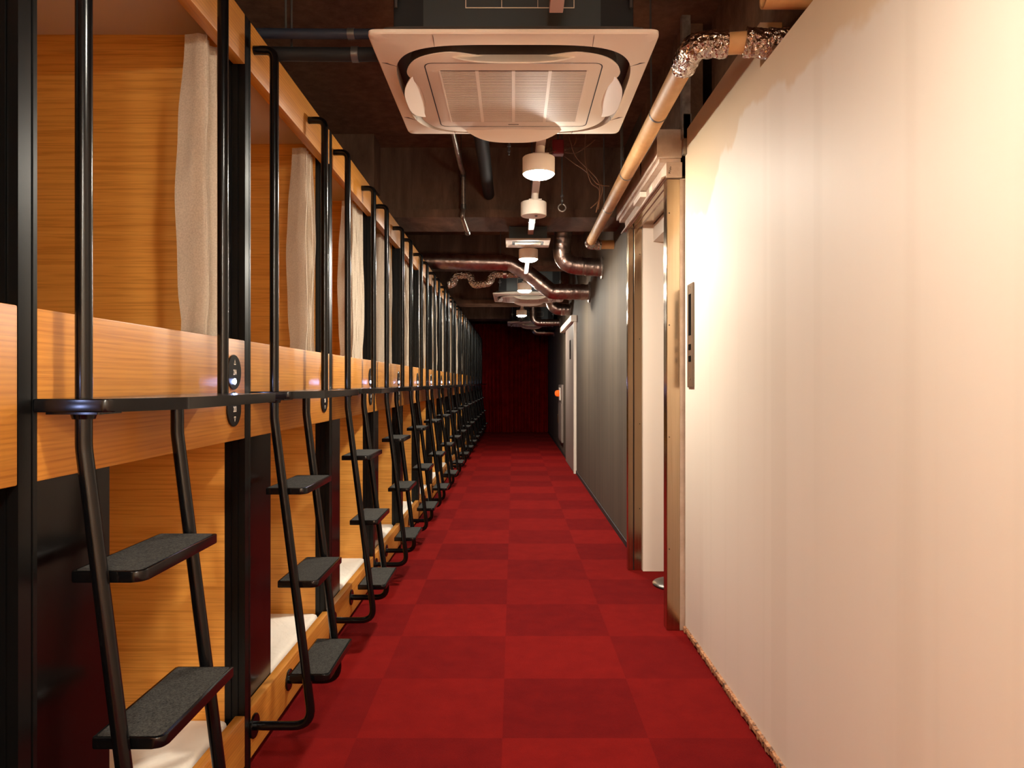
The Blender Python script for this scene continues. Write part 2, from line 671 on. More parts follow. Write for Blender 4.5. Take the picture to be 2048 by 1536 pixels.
# room beyond the doorway
bm = BM(); box(bm, 0.834, 2.3, D1 - 0.03, D1 + 0.05, 0.002, 2.47)
w = obj('wall_lobby_far', bm, 'door_white'); struct(w, 'plain white wall seen through the lift doorway', 'wall')
bm = BM(); box(bm, WR + 0.08, 2.3, D0 - 0.1, D0 - 0.02, 0, 2.47)
struct(obj('wall_lobby_near', bm, 'door_white'), 'hidden near wall of the lift lobby', 'wall')
bm = BM(); box(bm, 2.3, 2.38, D0 - 0.1, D1 + 0.05, 0, 2.47)
struct(obj('wall_lobby_back', bm, 'door_white'), 'white back wall of the lift lobby', 'wall')
bm = BM(); box(bm, 0.90, 2.3, D0 - 0.02, D1 - 0.03, 2.124, 2.23)
struct(obj('ceiling_lobby', bm, 'door_white'), 'low white ceiling of the lift lobby', 'ceiling')

# header over the doorway
hd = thing('door_header', 'pinkish steel box header above the lift doorway', 'header', (0.77, D0, 2.22))
def hb(name, mat, *a, **k):
    bm = BM(); box(bm, a[0] - 0.77, a[1] - 0.77, a[2] - D0, a[3] - D0, a[4] - 2.22, a[5] - 2.22, k.get('bev', 0.0015))
    return obj(name, bm, mat, hd)
hb('lower_box', 'header', 0.748, 0.826, D0 - 0.01, 4.86, 2.222, 2.297)
bm = BM()
prism(bm, [(0.722 - .77, 2.222 - 2.22), (0.726 - .77, 2.218 - 2.22), (0.752 - .77, 2.232 - 2.22), (0.752 - .77, 2.238 - 2.22)], 0.0, 1.32, axis=1)
obj('drip_lip', bm, 'header', hd)
hb('upper_box', 'header', 0.700, 0.822, D0 - 0.02, 4.93, 2.318, 2.455)
hb('spacer', 'header', 0.715, 0.822, D0, 4.9, 2.297, 2.318)
hb('bracket', 'galv', 0.822, 0.862, D0 - 0.05, D0 - 0.012, 2.325, 2.52)
hb('bracket_column', 'galv', 0.816, 0.858, D0 - 0.05, D0 - 0.012, 2.40, CEIL - 0.001)
hb('sensor', 'door_white', 0.712, 0.748, 4.08, 4.30, 2.262, 2.292)
bm = BM()
tube(bm, fillet([(0.73 - .77, 0.56, 0.075), (0.70 - .77, 0.42, 0.14), (0.69 - .77, 0.40, 0.30)], 0.05), 0.004, 8)
obj('sensor_cable', bm, 'dark', hd)
bm = BM(); box(bm, 0.745 - .77, 0.7478 - .77, 0.34, 0.42, 0.03, 0.062)
obj('sticker', bm, 'print', hd)
# scribbled marker note on the end of the box
bm = BM()
def stroke(pts):
    tube(bm, [(0.748 - .77 + x, -0.0105, z) for x, z in pts], 0.0012, 6)
a = 0.019
stroke([(0.012, 0.020), (0.018, 0.030), (0.013, 0.034), (0.010, 0.026), (0.020, 0.022)])
stroke([(0.022, 0.032), (0.015, 0.036), (0.024, 0.040), (0.016, 0.044)])
stroke([(0.024, 0.044), (0.017, 0.048), (0.025, 0.052), (0.019, 0.055)])
obj('marker_note', bm, 'ink', hd)

# call panel
cp = thing('call_panel', 'tall narrow stainless lift call panel on the white wall', 'control panel', (WR, 3.42, 1.44))
bm = BM(); box(bm, -0.008, 0, -0.055, 0.055, -0.245, 0.245, 0.003)
obj('plate', bm, 'plate_steel', cp)
bm = BM(); box(bm, -0.0095, -0.007, -0.022, 0.022, 0.0, 0.195, 0.001)
obj('display', bm, 'display', cp)
for z in (-0.055, -0.11):
    bm = BM(); box(bm, -0.011, -0.007, -0.02, 0.02, z - 0.014, z + 0.014, 0.002)
    obj('button', bm, 'display', cp)
for z in (0.225, -0.205):
    bm = BM(); lathe(bm, [(0.006, -0.007), (0.006, -0.0095), (0.0, -0.0097)], (0, 0, z), 12, 'x')
    obj('screw', bm, 'zinc', cp)

# stanchion behind the jamb
stn = thing('stanchion', 'dark round based stanchion half hidden behind the steel jamb', 'stanchion', (0.985, 4.36, 0.0))
bm = BM(); lathe(bm, [(0.145, 0.0), (0.148, 0.008), (0.14, 0.016), (0.10, 0.024), (0.03, 0.034), (0.0, 0.036)], seg=48)
obj('base', bm, 'gunmetal', stn, 50)
bm = BM(); lathe(bm, [(0.019, 0.03), (0.019, 0.9), (0.03, 0.905), (0.03, 0.94), (0.0, 0.96)], seg=24)
obj('pole', bm, 'gunmetal', stn, 50)

# far sliding door
d2 = bpy.data.objects.new('door_2', None); COL.objects.link(d2)
d2.location = (WR, 9.7, 0)
struct(d2, 'grey sliding door with a white overhead track on the far right wall', 'door')
bm = BM(); box(bm, -0.03, -0.003, 0.02, 1.55, 0.008, 2.03, 0.002)
obj('door_leaf', bm, 'door_grey', d2)
bm = BM(); box(bm, -0.036, 0.0, -0.03, 0.02, 0.0, 2.04, 0.002)
obj('door_edge', bm, 'door_white', d2)
bm = BM(); box(bm, -0.075, 0.0, -0.06, 2.2, 2.03, 2.115, 0.003)
obj('track_cover', bm, 'door_white', d2)
bm = BM(); box(bm, -0.0345, -0.03, 0.55, 0.72, 1.55, 1.82)
obj('viewing_slot', bm, 'gloss_black', d2)

# hydrant cabinet
hy = thing('hydrant_cabinet', 'tall flush fire hydrant cabinet beside the far sliding door', 'fire cabinet', (WR - 0.001, 12.6, 0.2))
bm = BM(); box(bm, -0.03, 0, -0.42, 0.42, 0.0, 0.98, 0.004)
obj('cabinet', bm, 'door_grey', hy)
bm = BM(); box(bm, -0.038, -0.03, -0.38, 0.38, 0.03, 0.66, 0.003)
dr = obj('door', bm, 'door_grey', hy)
bm = BM(); box(bm, -0.052, -0.038, 0.28, 0.31, 0.3, 0.46, 0.003)
obj('handle', bm, 'mirror', dr)
bm = BM(); box(bm, -0.045, -0.03, -0.16, 0.16, 0.71, 0.93, 0.004)
obj('alarm_panel', bm, 'door_white', hy)
bm = BM(); lathe(bm, [(0.055, -0.045), (0.055, -0.075), (0.05, -0.1), (0.03, -0.118), (0.0, -0.122)], (0, 0, 0.83), 24, 'x')
obj('lamp_dome', bm, 'orange', hy, 60)['label'] = 'glowing orange dome lamp'

# end curtain
bm = BM()
random.seed(11)
nx, nz = 220, 26
x0, x1 = -1.5, WR - 0.004
rows = []
for j in range(nz + 1):
    t = j / nz
    z = 0.012 + t * 2.63
    row = []
    for i in range(nx + 1):
        u = i / nx
        x = x0 + (x1 - x0) * u
        ph = 2 * PI * (u * 24 + 0.28 * math.sin(u * 17) + (1 - t) * 0.18 * math.sin(u * 9))
        amp = 0.032 + 0.020 * (1 - t) * (0.6 + 0.4 * math.sin(u * 31))
        y = YE - 0.02 + amp * math.sin(ph) + 0.02 * math.sin(u * 40 + 1.5 * t) - 0.05 * math.exp(-t * 14) * (0.5 + 0.5 * math.sin(u * 23))
        row.append(bm.verts.new((x, y, z)))
    rows.append(row)
for j in range(nz):
    for i in range(nx):
        bm.faces.new((rows[j][i], rows[j][i + 1], rows[j + 1][i + 1], rows[j + 1][i]))
ec = obj('end_curtain', bm, 'velvet', smooth=180)
md = ec.modifiers.new('thickness', 'SOLIDIFY'); md.thickness = 0.006
tag(ec, 'dark red velvet curtain closing the far end of the corridor', 'curtain')

# ------------------------------------------------------------------ bunk bays
ORD = ['zeroth', 'first', 'second', 'third', 'fourth', 'fifth', 'sixth', 'seventh', 'eighth', 'ninth', 'tenth', 'eleventh',
       'twelfth', 'thirteenth', 'fourteenth', 'fifteenth', 'sixteenth']
HP = PITCH - 0.024
pod = thing('bunk_bay', 'bunk bay cut by the left edge of the photo', 'bunk', (FACE, post_y(-1), 0), 'bunk bays in the left row')
# post with grooved sides
bm = BM()
g = 0.004
prof = [(0, PITCH - 0.024), (0, PITCH + 0.008), (-g, PITCH + 0.009), (-g, PITCH + 0.013), (0, PITCH + 0.014), (0, PITCH + 0.024), (-0.062, PITCH + 0.024),
        (-0.062, PITCH - 0.024), (-0.043, PITCH - 0.024), (-0.042, PITCH - 0.020), (-0.038, PITCH - 0.020), (-0.037, PITCH - 0.024),
        (-0.022, PITCH - 0.024), (-0.021, PITCH - 0.020), (-0.017, PITCH - 0.020), (-0.016, PITCH - 0.024)]
prism(bm, prof, 0.0, 2.342)
obj('post', bm, 'post', pod)
bm = BM(); box(bm, -0.019, 0.0, 0.0245, HP - 0.0005, 1.047, 1.346, 0.003)
obj('middle_fascia', bm, 'fascia_wood', pod, 40)
bm = BM(); box(bm, -0.036, 0.0, 0.0245, HP - 0.0005, 2.19, 2.342, 0.0015)
obj('top_rail', bm, 'fascia_wood', pod, 40)
bm = BM(); box(bm, -0.030, 0.0, 0.0245, HP - 0.0005, 0.045, 0.20, 0.002)
obj('sill_board', bm, 'fascia_wood', pod, 40)
bm = BM(); box(bm, -2.0, -0.0625, PITCH - 0.024, PITCH + 0.024, 0.0, 2.31)
obj('partition_panel', bm, 'panel_wood', pod)
bm = BM(); box(bm, -2.0, -0.037, 0.0245, PITCH - 0.0245, 2.28, 2.305)
obj('bunk_ceiling', bm, 'taupe', pod)
bm = BM(); box(bm, -2.0, -0.0195, 0.0245, PITCH - 0.0245, 1.075, 1.24)
obj('bunk_deck', bm, 'panel_wood', pod)
bm = BM(); box(bm, -2.02, -2.0, 0.0245, PITCH + 0.024, 0.0, 2.31)
obj('back_panel', bm, 'panel_wood', pod)
bm = BM(); box(bm, -2.0, -0.0305, 0.0245, PITCH - 0.0245, 0.0, 0.06)
obj('base', bm, 'dark', pod)
bm = BM(); box(bm, -0.042, -0.0315, 0.025, 0.305, 0.19, 1.074, 0.001)
obj('screen_panel', bm, 'gloss_black', pod)
bm = BM(); box(bm, -0.09, -0.07, 0.03, PITCH - 0.03, 2.255, 2.279)
obj('curtain_track', bm, 'dark', pod)


def text_mesh(s, h):
    cu = bpy.data.curves.new('t', 'FONT')
    cu.body = s
    cu.size = 1.0
    cu.align_x = 'CENTER'; cu.align_y = 'CENTER'
    cu.offset = 0.018
    cu.resolution_u = 3
    o = bpy.data.objects.new('t', cu)
    COL.objects.link(o)
    bpy.context.view_layer.update()
    dg = bpy.context.evaluated_depsgraph_get()
    me = bpy.data.meshes.new_from_object(o.evaluated_get(dg))
    bpy.data.objects.remove(o)
    xs = [v.co.x for v in me.vertices]; ys = [v.co.y for v in me.vertices]
    cx, cy = (max(xs) + min(xs)) / 2, (max(ys) + min(ys)) / 2
    k = h / (max(ys) - min(ys))
    b = BM(); b.from_mesh(me)
    bpy.data.meshes.remove(me)
    for v in b.verts:
        v.co = Vector(((v.co.x - cx) * k * 0.72, (v.co.y - cy) * k, 0))
    return b


PLATE_Y = PITCH - 0.024 - 0.094
R_PL = 0.051


def number_plate(parent, num, up):
    zc = 1.248 if up else 1.140
    bm = BM()
    lathe(bm, [(R_PL, 0.0), (R_PL, 0.004), (R_PL - 0.001, 0.005), (0.0, 0.005)], (0, PLATE_Y, zc), 40, 'x')
    pl = obj('number_plate', bm, 'plate', parent, 40)
    bm = text_mesh(str(num), 0.0165)
    for v in bm.verts:
        v.co = Vector((0.0056, PLATE_Y + v.co.x, zc + v.co.y))
    # triangle outline
    s = 1 if up else -1
    zc2 = zc + s * 0.027
    for k in (0, 1, 2):
        def tri(q, kk):
            a = PI / 2 + kk * 2 * PI / 3
            return (0.0056, PLATE_Y + q * 0.72 * math.cos(a) * 1.1, zc2 + s * q * math.sin(a))
        o1, o2 = tri(0.0105, k), tri(0.0105, k + 1)
        i1, i2 = tri(0.0062, k), tri(0.0062, k + 1)
        bm.faces.new([bm.verts.new(p) for p in (o1, o2, i2, i1)])
    obj('lettering', bm, 'print', pl)['label'] = 'cream number and arrow'
    bm = BM()
    lathe(bm, [(0.0085, 0.0045), (0.0085, 0.006), (0.006, 0.0075), (0.0, 0.008)], (0, PLATE_Y, zc - s * 0.027), 20, 'x')
    o = obj('indicator_light', bm, 'led', pl, 60)
    o['label'] = 'lit blue white indicator light'


# ladder
T = 0.014
lad = thing('bunk_ladder', 'tmp', 'ladder', (FACE, post_y(0), 0), 'black bunk ladders in the left row')


def railx(z):
    return 0.065 + 0.125 * (1.105 - z)


ZA, ZB = 2.266, 0.135
bm = BM()
tube(bm, fillet([(0.001, 0.05, ZA), (0.065, 0.05, ZA), (0.065, 0.05, 1.105), (railx(ZB), 0.05, ZB), (0.006, 0.05, ZB)], [0.045, 0.16, 0.055]), T, 18)
obj('rail', bm, 'black', lad, 50)
bm = BM()
tube(bm, fillet([(0.001, 0.66, ZA), (0.065, 0.66, ZA), (0.065, 0.66, 1.19)], [0.045]), T, 18)
obj('grab_pole', bm, 'black', lad, 50)
bm = BM()
tube(bm, fillet([(0.065, 0.404, 1.167), (0.065, 0.404, 1.105), (railx(ZB), 0.404, ZB), (0.006, 0.404, ZB)], [0.16, 0.055]), T, 18)
obj('rail', bm, 'black', lad, 50)
for y in (0.05, 0.404):
    bm = BM(); lathe(bm, [(0.038, 0.0005), (0.038, 0.005), (0.036, 0.007), (0.0, 0.007)], (0, y, ZB), 32, 'x')
    obj('flange', bm, 'black', lad, 40)
bm = BM()
prism(bm, round_poly([(0.0005, 0.012), (0.128, 0.012), (0.197, 0.165), (0.197, 0.690), (0.0005, 0.690)], [0.0, 0.022, 0.03, 0.02, 0.0]), 1.167, 1.190, bev=0.0025)
pf = obj('platform', bm, 'black', lad, 40)
bm = BM()
prism(bm, round_poly([(0.016, 0.018), (0.112, 0.018), (0.112, 0.09), (0.016, 0.09)], 0.006), 1.163, 1.167)
lathe(bm, [(0.0185, 1.154), (0.021, 1.163)], (0.065, 0.05, 0), 20)
obj('mounting_plate', bm, 'black', pf, 40)
for z in (0.882, 0.586, 0.290):
    xc = railx(z)
    bm = BM()
    prism(bm, round_poly([(xc - 0.060, 0.0645), (xc + 0.068, 0.0645), (xc + 0.068, 0.3895), (xc - 0.060, 0.3895)], [0.004, 0.022, 0.004, 0.004]), z - 0.020, z, bev=0.002)
    st = obj('step', bm, 'black', lad, 40)
    bm = BM()
    prism(bm, round_poly([(xc - 0.054, 0.071), (xc + 0.061, 0.071), (xc + 0.061, 0.383), (xc - 0.054, 0.383)], [0.004, 0.018, 0.006, 0.004]), z - 0.002, z + 0.0012)
    obj('tread_pad', bm, 'felt', st)['label'] = 'dark grey felt tread'

# mattress
bm = BM()
nxm, nym = 24, 18
fs = []
box(bm, -1.98, -0.045, 0.03, PITCH - 0.03, 0.062, 0.196, 0.022, 4)
mat0 = obj('mattress', bm, 'sheet', None, 60, (FACE, post_y(0), 0))


# curtain
def make_curtain(w, seed):
    rnd = random.Random(seed)
    bm = BM()
    y1 = PITCH - 0.034
    y0 = y1 - w
    path = []
    # leading edge turned into the bunk
    for k in range(7):
        t = k / 6
        path.append((-0.128 + 0.052 * t + 0.004 * math.sin(t * 5), y0 + 0.012 * (1 - t)))
    folds = max(3, int(w / 0.036))
    n = folds * 10
    for i in range(1, n + 1):
        u = i / n
        a = 0.026 * (0.75 + 0.25 * math.sin(u * 13 + seed))
        path.append((-0.078 + a * math.sin(2 * PI * folds * u), y0 + w * u + 0.006 * math.sin(2 * PI * folds * u * 2)))
    nz = 26
    rows = []
    for j in range(nz + 1):
        t = j / nz
        z = 2.212 - t * (2.212 - 1.325)
        row = []
        pinch = 0.80 + 0.34 * min(1, t * 4) - 0.14 * math.exp(-((t - 0.93) / 0.06) ** 2)
        for i, (x, y) in enumerate(path):
            u = i / len(path)
            xx = -0.08 + (x + 0.08) * pinch
            sway = 0.012 - 0.016 * math.sin(PI * min(1, t * 1.05) * 0.8) * (1 - u)
            yy = y + sway + 0.003 * math.sin(t * 21 + i * 0.3)
            row.append(bm.verts.new((xx + 0.004 * math.sin(t * 9 + i * 0.11), min(yy, y1), z)))
        rows.append(row)
    for j in range(nz):
        for i in range(len(path) - 1):
            bm.faces.new((rows[j][i], rows[j][i + 1], rows[j + 1][i + 1], rows[j + 1][i]))
    o = obj('bunk_curtain', bm, 'linen', None, 180)
    md = o.modifiers.new('thickness', 'SOLIDIFY'); md.thickness = 0.0025
    return o


CW = [0, 0.155, 0.165, 0.29, 0.42, 0.36, 0.52, 0.45, 0.40, 0.60, 0.50, 0.55, 0.45, 0.6, 0.5, 0.5, 0.5]
for k in range(1, NB + 1):
    y = post_y(k - 1)
    lo, up = 201 + 2 * k, 202 + 2 * k
    if k == 1:
        where = 'nearest the camera'
    elif k == NB:
        where = 'last of the row'
    elif k == 2:
        where = 'second from the camera'
    else:
        where = '%s from the camera' % ORD[k]
    b = dup(pod, (FACE, y, 0), 'oak fronted double bunk bay with plates %d and %d, %s' % (up, lo, where) if k <= 2 else 'oak fronted double bunk bay with black post, %s' % where)
    number_plate(b, up, True)
    number_plate(b, lo, False)
    L = lad if k == 1 else dup(lad, (FACE, y, 0), '')
    L['label'] = ('black steel bunk ladder with felt treads, %s' % where)
    M_ = mat0 if k == 1 else dup(mat0, (FACE, y, 0), '')
    tag(M_, 'white sheeted mattress in the lower bunk, bay %s' % where, 'mattress', 'mattresses in the lower bunks')
    c = make_curtain(CW[k], k)
    c.location = (FACE, y, 0)
    tag(c, '%s curtain in the upper bunk, bay %s' % ('narrow gathered beige' if CW[k] < 0.3 else 'half drawn beige', where), 'curtain', 'beige curtains of the upper bunks')

PLATE_Y -= 0.022
number_plate(pod, 202, True)
number_plate(pod, 201, False)

# ------------------------------------------------------------------ ceiling cassette air conditioners
def supere(t, half, n):
    c, s = math.cos(t), math.sin(t)
    r = half / (abs(c) ** n + abs(s) ** n) ** (1.0 / n)
    return r


def make_ac(label):
    ac = thing('air_conditioner', label, 'air conditioner', (0, 0, 0), 'ceiling cassette air conditioners')
    N = 160
    ths = sorted([2 * PI * i / N for i in range(N)] + [PI / 4 + q * PI / 2 + d for q in range(4) for d in (-0.03, -0.02, -0.01, 0.01, 0.02, 0.03)])
    N = len(ths)
    H = 0.475

    def sq(t, half, n=26):
        r = supere(t, half, n); return (r * math.cos(t), r * math.sin(t))

    def ring_out(t):
        r = supere(t, 0.425, 4.2); return (r * math.cos(t), r * math.sin(t))

    def ring_in(t):
        r = supere(t, 0.392, 4.2)
        x, y = r * math.cos(t), r * math.sin(t)
        # scalloped where the flaps sit
        for ax in (0, 1):
            p, q = (x, y) if ax == 0 else (y, x)
            if abs(p) > abs(q):
                k = abs(q) / 0.235
                if k < 1:
                    d = 0.045 * (0.5 + 0.5 * math.cos(PI * k ** 1.6))
                    p -= math.copysign(d, p)
                if ax == 0:
                    x = p
                else:
                    y = p
        return (x, y)
    # outer panel
    bm = BM()
    loops = []
    for fn, z in ((lambda t: sq(t, H - 0.02), 0.016), (lambda t: sq(t, H, 40), 0.014), (lambda t: sq(t, H, 40), 0.004), (lambda t: sq(t, H - 0.004, 40), 0.0), (lambda t: sq(t, H - 0.03, 20), -0.002),
                  (ring_out, -0.014), (ring_out, 0.035)):
        loops.append([bm.verts.new((*fn(t), z)) for t in ths])
    for a, b in zip(loops, loops[1:]):
        for i in range(N):
            bm.faces.new((a[i], a[(i + 1) % N], b[(i + 1) % N], b[i]))
    obj('outer_panel', bm, 'ac_white', ac, 40)
    bm = BM()
    prism(bm, [sq(t, 0.44) for t in ths[::4]], 0.034, 0.04)
    obj('outlet_tray', bm, 'tray', ac)
    # inner panel
    bm = BM()
    loops = []
    for sc, z in ((0.985, -0.014), (0.995, -0.016), (0.998, -0.020), (0.985, -0.023)):
        loops.append([bm.verts.new((ring_in(t)[0] * sc, ring_in(t)[1] * sc, z)) for t in ths])
    for a, b in zip(loops, loops[1:]):
        for i in range(N):
            bm.faces.new((a[i], a[(i + 1) % N], b[(i + 1) % N], b[i]))
    bm.faces.new(loops[-1])
    bm.faces.new(loops[0][::-1])
    obj('inner_panel', bm, 'ac_white', ac, 40)
    bm = BM()
    prism(bm, [(ring_in(t)[0] * 0.965, ring_in(t)[1] * 0.965) for t in ths], -0.0141, 0.0338)
    obj('outlet_wall', bm, 'tray', ac)
    for q in range(4):
        for sx in (-1, 1):
            bm = BM()
            box(bm, sx * 0.262 - 0.0005, sx * 0.262 + 0.0005, -0.464, -0.41, -0.0128, 0.0005)
            for v in bm.verts:
                if v.co.z < -0.005:
                    v.co.z = -0.0024 - 0.0122 * (v.co.y + 0.445) / 0.035 if v.co.y > -0.44 else -0.0008
            bmesh.ops.rotate(bm, verts=bm.verts[:], cent=(0, 0, 0), matrix=Matrix.Rotation(q * PI / 2, 3, 'Z'))
            obj('panel_seam', bm, 'tray', ac)
    # hatch with a shadow gap
    bm = BM()
    po = round_poly([(-0.312, -0.312), (0.312, -0.312), (0.312, 0.312), (-0.312, 0.312)], 0.035)
    pi_ = round_poly([(-0.308, -0.308), (0.308, -0.308), (0.308, 0.308), (-0.308, 0.308)], 0.032)
    a = [bm.verts.new((x, y, -0.0238)) for x, y in po]
    b = [bm.verts.new((x, y, -0.0238)) for x, y in pi_]
    for i in range(len(po)):
        bm.faces.new((a[i], a[(i + 1) % len(po)], b[(i + 1) % len(po)], b[i]))
    obj('hatch_gap', bm, 'dark', ac)
    bm = BM()
    prism(bm, round_poly([(-0.262, -0.25), (0.262, -0.25), (0.262, 0.25), (-0.262, 0.25)], 0.008), -0.0245, -0.0232)
    g0 = obj('intake_grille', bm, 'grille_back', ac)
    bm = BM()
    ns = 46
    for i in range(ns):
        y = -0.247 + 0.494 * (i + 0.5) / ns
        box(bm, -0.26, 0.26, y - 0.0030, y + 0.0030, -0.0256, -0.0246)
    for x in (-0.262, 0.262):
        box(bm, x - 0.003, x + 0.003, -0.25, 0.25, -0.0262, -0.0246)
    for x in (-0.13, 0.0, 0.13):
        box(bm, x - 0.006, x + 0.006, -0.25, 0.25, -0.0257, -0.0246)
    obj('grille_slats', bm, 'ac_white', g0)
    bm = BM(); box(bm, -0.022, 0.022, 0.281, 0.287, -0.0252, -0.0236, 0.0006)
    obj('badge', bm, 'ac_grey', ac)
    # flaps
    for q in range(4):
        bm = BM()
        M_ = Matrix.Rotation(q * PI / 2, 4, 'Z')
        n = 20
        loops = []
        for i in range(n + 1):
            u = -1 + 2 * i / n
            wdt = 0.062 * (1 - abs(u) ** 3.2) + 0.012
            ln = 0.212 * u
            row = []
            for s, off in ((0, 0.004), (0, -0.004), (1, -0.004), (1, 0.004)):
                # hinge near the inner edge, blade swung down and outward
                if q in (0, 1, 2, 3):
                    tilt = math.radians(42 if q in (1, 3) else 24)
                rad = 0.345 + s * wdt * math.cos(tilt)
                zz = -0.012 - s * wdt * math.sin(tilt) + off * 0.6
                p = M_ @ Vector((rad, ln, zz))
                row.append(bm.verts.new(p))
            loops.append(row)
        for a, b in zip(loops, loops[1:]):
            for i in range(4):
                bm.faces.new((a[i], a[(i + 1) % 4], b[(i + 1) % 4], b[i]))
        bm.faces.new(loops[0][::-1]); bm.faces.new(loops[-1])
        obj('louver_flap', bm, 'ac_white', ac, 30)
    # casing above
    bm = BM()
    box(bm, -0.40, 0.40, -0.40, 0.40, 0.041, 0.30, 0.004)
    cs = obj('casing', bm, 'insulation', ac)
    bm = BM(); box(bm, -0.30, 0.29, -0.403, -0.4001, 0.045, 0.295)
    pl = obj('casing_plate', bm, 'casing', cs)
    bm = BM()
    for (xa, xb, za, zb) in ((-0.16, 0.2, 0.118, 0.1205), (-0.16, 0.2, 0.20, 0.2025), (-0.16, -0.1575, 0.12, 0.2), (0.2, 0.2025, 0.118, 0.2025), (-0.04, -0.0385, 0.12, 0.2), (0.08, 0.0815, 0.12, 0.2)):
        box(bm, xa, xb, -0.4045, -0.4031, za, zb)
    obj('rating_label', bm, 'print', pl)
    for sx in (-1, 1):
        for sy in (-1, 1):
            bm = BM()
            x, y = sx * 0.385, sy * 0.44
            lathe(bm, [(0.005, 0.10), (0.005, CEIL - 2.345 - 0.001)], (x, y, 0), 10)
            lathe(bm, [(0.013, 0.135), (0.013, 0.15)], (x, y, 0), 6)
            lathe(bm, [(0.013, 0.165), (0.013, 0.18)], (x, y, 0), 6)
            lathe(bm, [(0.024, 0.152), (0.024, 0.156)], (x, y, 0), 16)
            ya, yb = sorted((y + 0.02 * sy, sy * 0.399))
            box(bm, x - 0.02, x + 0.02, ya, yb, 0.15, 0.158)
            obj('hanger_rod', bm, 'zinc', ac)
    return ac


AC_Z = 2.345
ac1 = make_ac('large square white cassette air conditioner nearest the camera on the ceiling')
ac1.location = (0.0, 2.815, AC_Z)
dup(ac1, (0.21, 9.68, AC_Z), 'square white ceiling air conditioner below the third lamp, partly behind the silver duct')
dup(ac1, (0.36, 14.05, AC_Z), 'square white ceiling air conditioner farthest away near the red curtain')

# small vent panel with slot
vt = thing('ceiling_vent', 'small pinkish rectangular vent panel hanging under the grey light raceway', 'vent', (0.115, 5.88, 2.345))
bm = BM(); box(bm, -0.178, 0.178, -0.16, 0.16, -0.004, 0.012, 0.004)
obj('panel', bm, 'ac_white', vt)
bm = BM(); box(bm, -0.125, 0.125, -0.10, 0.03, -0.006, -0.0035)
obj('slot', bm, 'dark', vt)
bm = BM(); box(bm, -0.105, 0.105, -0.085, 0.025, -0.009, -0.0055, 0.001)
obj('slot_blade', bm, 'ac_white', vt)
bm = BM(); box(bm, -0.15, 0.15, -0.13, 0.13, 0.012, 0.11)
obj('casing', bm, 'casing', vt)
bm = BM()
for x in (-0.145, 0.145):
    lathe(bm, [(0.005, 0.05), (0.005, 2.46 - 2.345 + 0.002)], (x, -0.125, 0), 8)
obj('hanger_rod', bm, 'zinc', vt)

# ------------------------------------------------------------------ lamps on the raceway
RX = 0.135
RZ = 2.39
for i, (y0, y1, txt) in enumerate(((-2.4, 2.30, 'ending just before the big air conditioner'), (3.36, 7.84, 'carrying the two nearest lit lamps'),
                                   (8.10, 9.15, 'short piece carrying the third lit lamp'), (10.2, 13.3, 'carrying the farthest lit lamp'))):
    rw = thing('light_raceway', 'dull pink steel light raceway under the ceiling, ' + txt, 'raceway', (RX, y0, RZ), 'light raceways')
    bm = BM(); box(bm, -0.022, 0.022, 0, y1 - y0, 0, 0.032, 0.002)
    obj('channel', bm, 'raceway', rw)
    yy = 0.45
    while yy < y1 - y0:
        top = CEIL - 0.001
        for (b0, b1, bz) in ((-0.6, -0.2, 2.62), (5.50, 5.92, 2.46), (8.75, 9.1, 2.62), (11.1, 11.5, 2.42), (14.2, 14.6, 2.46)):
            if b0 - 0.05 <= yy + y0 <= b1 + 0.05:
                top = bz
        if top > RZ + 0.05:
            bm = BM()
            lathe(bm, [(0.005, 0.032), (0.005, top - RZ)], (0, yy, 0), 8)
            box(bm, -0.026, 0.026, yy - 0.01, yy + 0.01, 0.0, 0.036)
            obj('hanger_rod', bm, 'zinc', rw)
        yy += 1.5


def make_lamp(y, label, lit=True, mat='lamp'):
    o = thing('ceiling_lamp', label, 'lamp', (0.125, y, 2.25), 'round white lamps under the raceway' if lit else None)
    bm = BM()
    lathe(bm, [(0.079, 0.002), (0.080, 0.004), (0.080, 0.082), (0.077, 0.085), (0.0, 0.085)] if lit else
          [(0.0, 0.0), (0.076, 0.0), (0.080, 0.004), (0.080, 0.082), (0.077, 0.085), (0.0, 0.085)], seg=40)
    obj('housing', bm, 'ac_white', o, 40)
    bm = BM(); lathe(bm, [(0.020, 0.084), (0.020, RZ - 2.25)], (0.01, 0, 0), 20); box(bm, -0.03, 0.05, -0.012, 0.012, 0.1, 0.106)
    obj('stem', bm, 'ac_white', o, 40)
    if lit:
        bm = BM(); lathe(bm, [(0.0, -0.021), (0.03, -0.0198), (0.055, -0.0145), (0.070, -0.006), (0.0765, 0.002), (0.0765, 0.0021)], seg=24)
        obj('diffuser', bm, mat, o, 60)['label'] = 'glowing warm white diffuser'
    else:
        bm = BM(); lathe(bm, [(0.0, -0.004), (0.008, -0.003), (0.010, 0.0)], (0.015, -0.01, 0), 12)
        obj('sensor_lens', bm, 'dark', o, 40)
    return o


for y, t in ((-2.4, 'added unseen fill lamp far behind the camera'), (-1.3, 'added unseen fill lamp behind the camera'), (0.82, 'lit round ceiling lamp just above the camera, out of the picture'),
             (3.60, 'lit round ceiling lamp just beyond the big air conditioner, brightest in view'), (6.09, 'lit round ceiling lamp beyond the small vent panel'),
             (8.17, 'lit round ceiling lamp in front of the second air conditioner'), (11.2, 'lit round ceiling lamp farthest down the corridor')):
    make_lamp(y, t, True, 'lamp_fill' if y < 0 else 'lamp_dimmed' if y < 1 else 'lamp')  # the pair behind the camera is unseen fill, added to brighten bunks and walls
o = make_lamp(4.5, 'unlit white drum fixture hanging under the raceway behind the brightest lamp', False)
o.name = 'drum_fixture'; o['category'] = 'ceiling fixture'

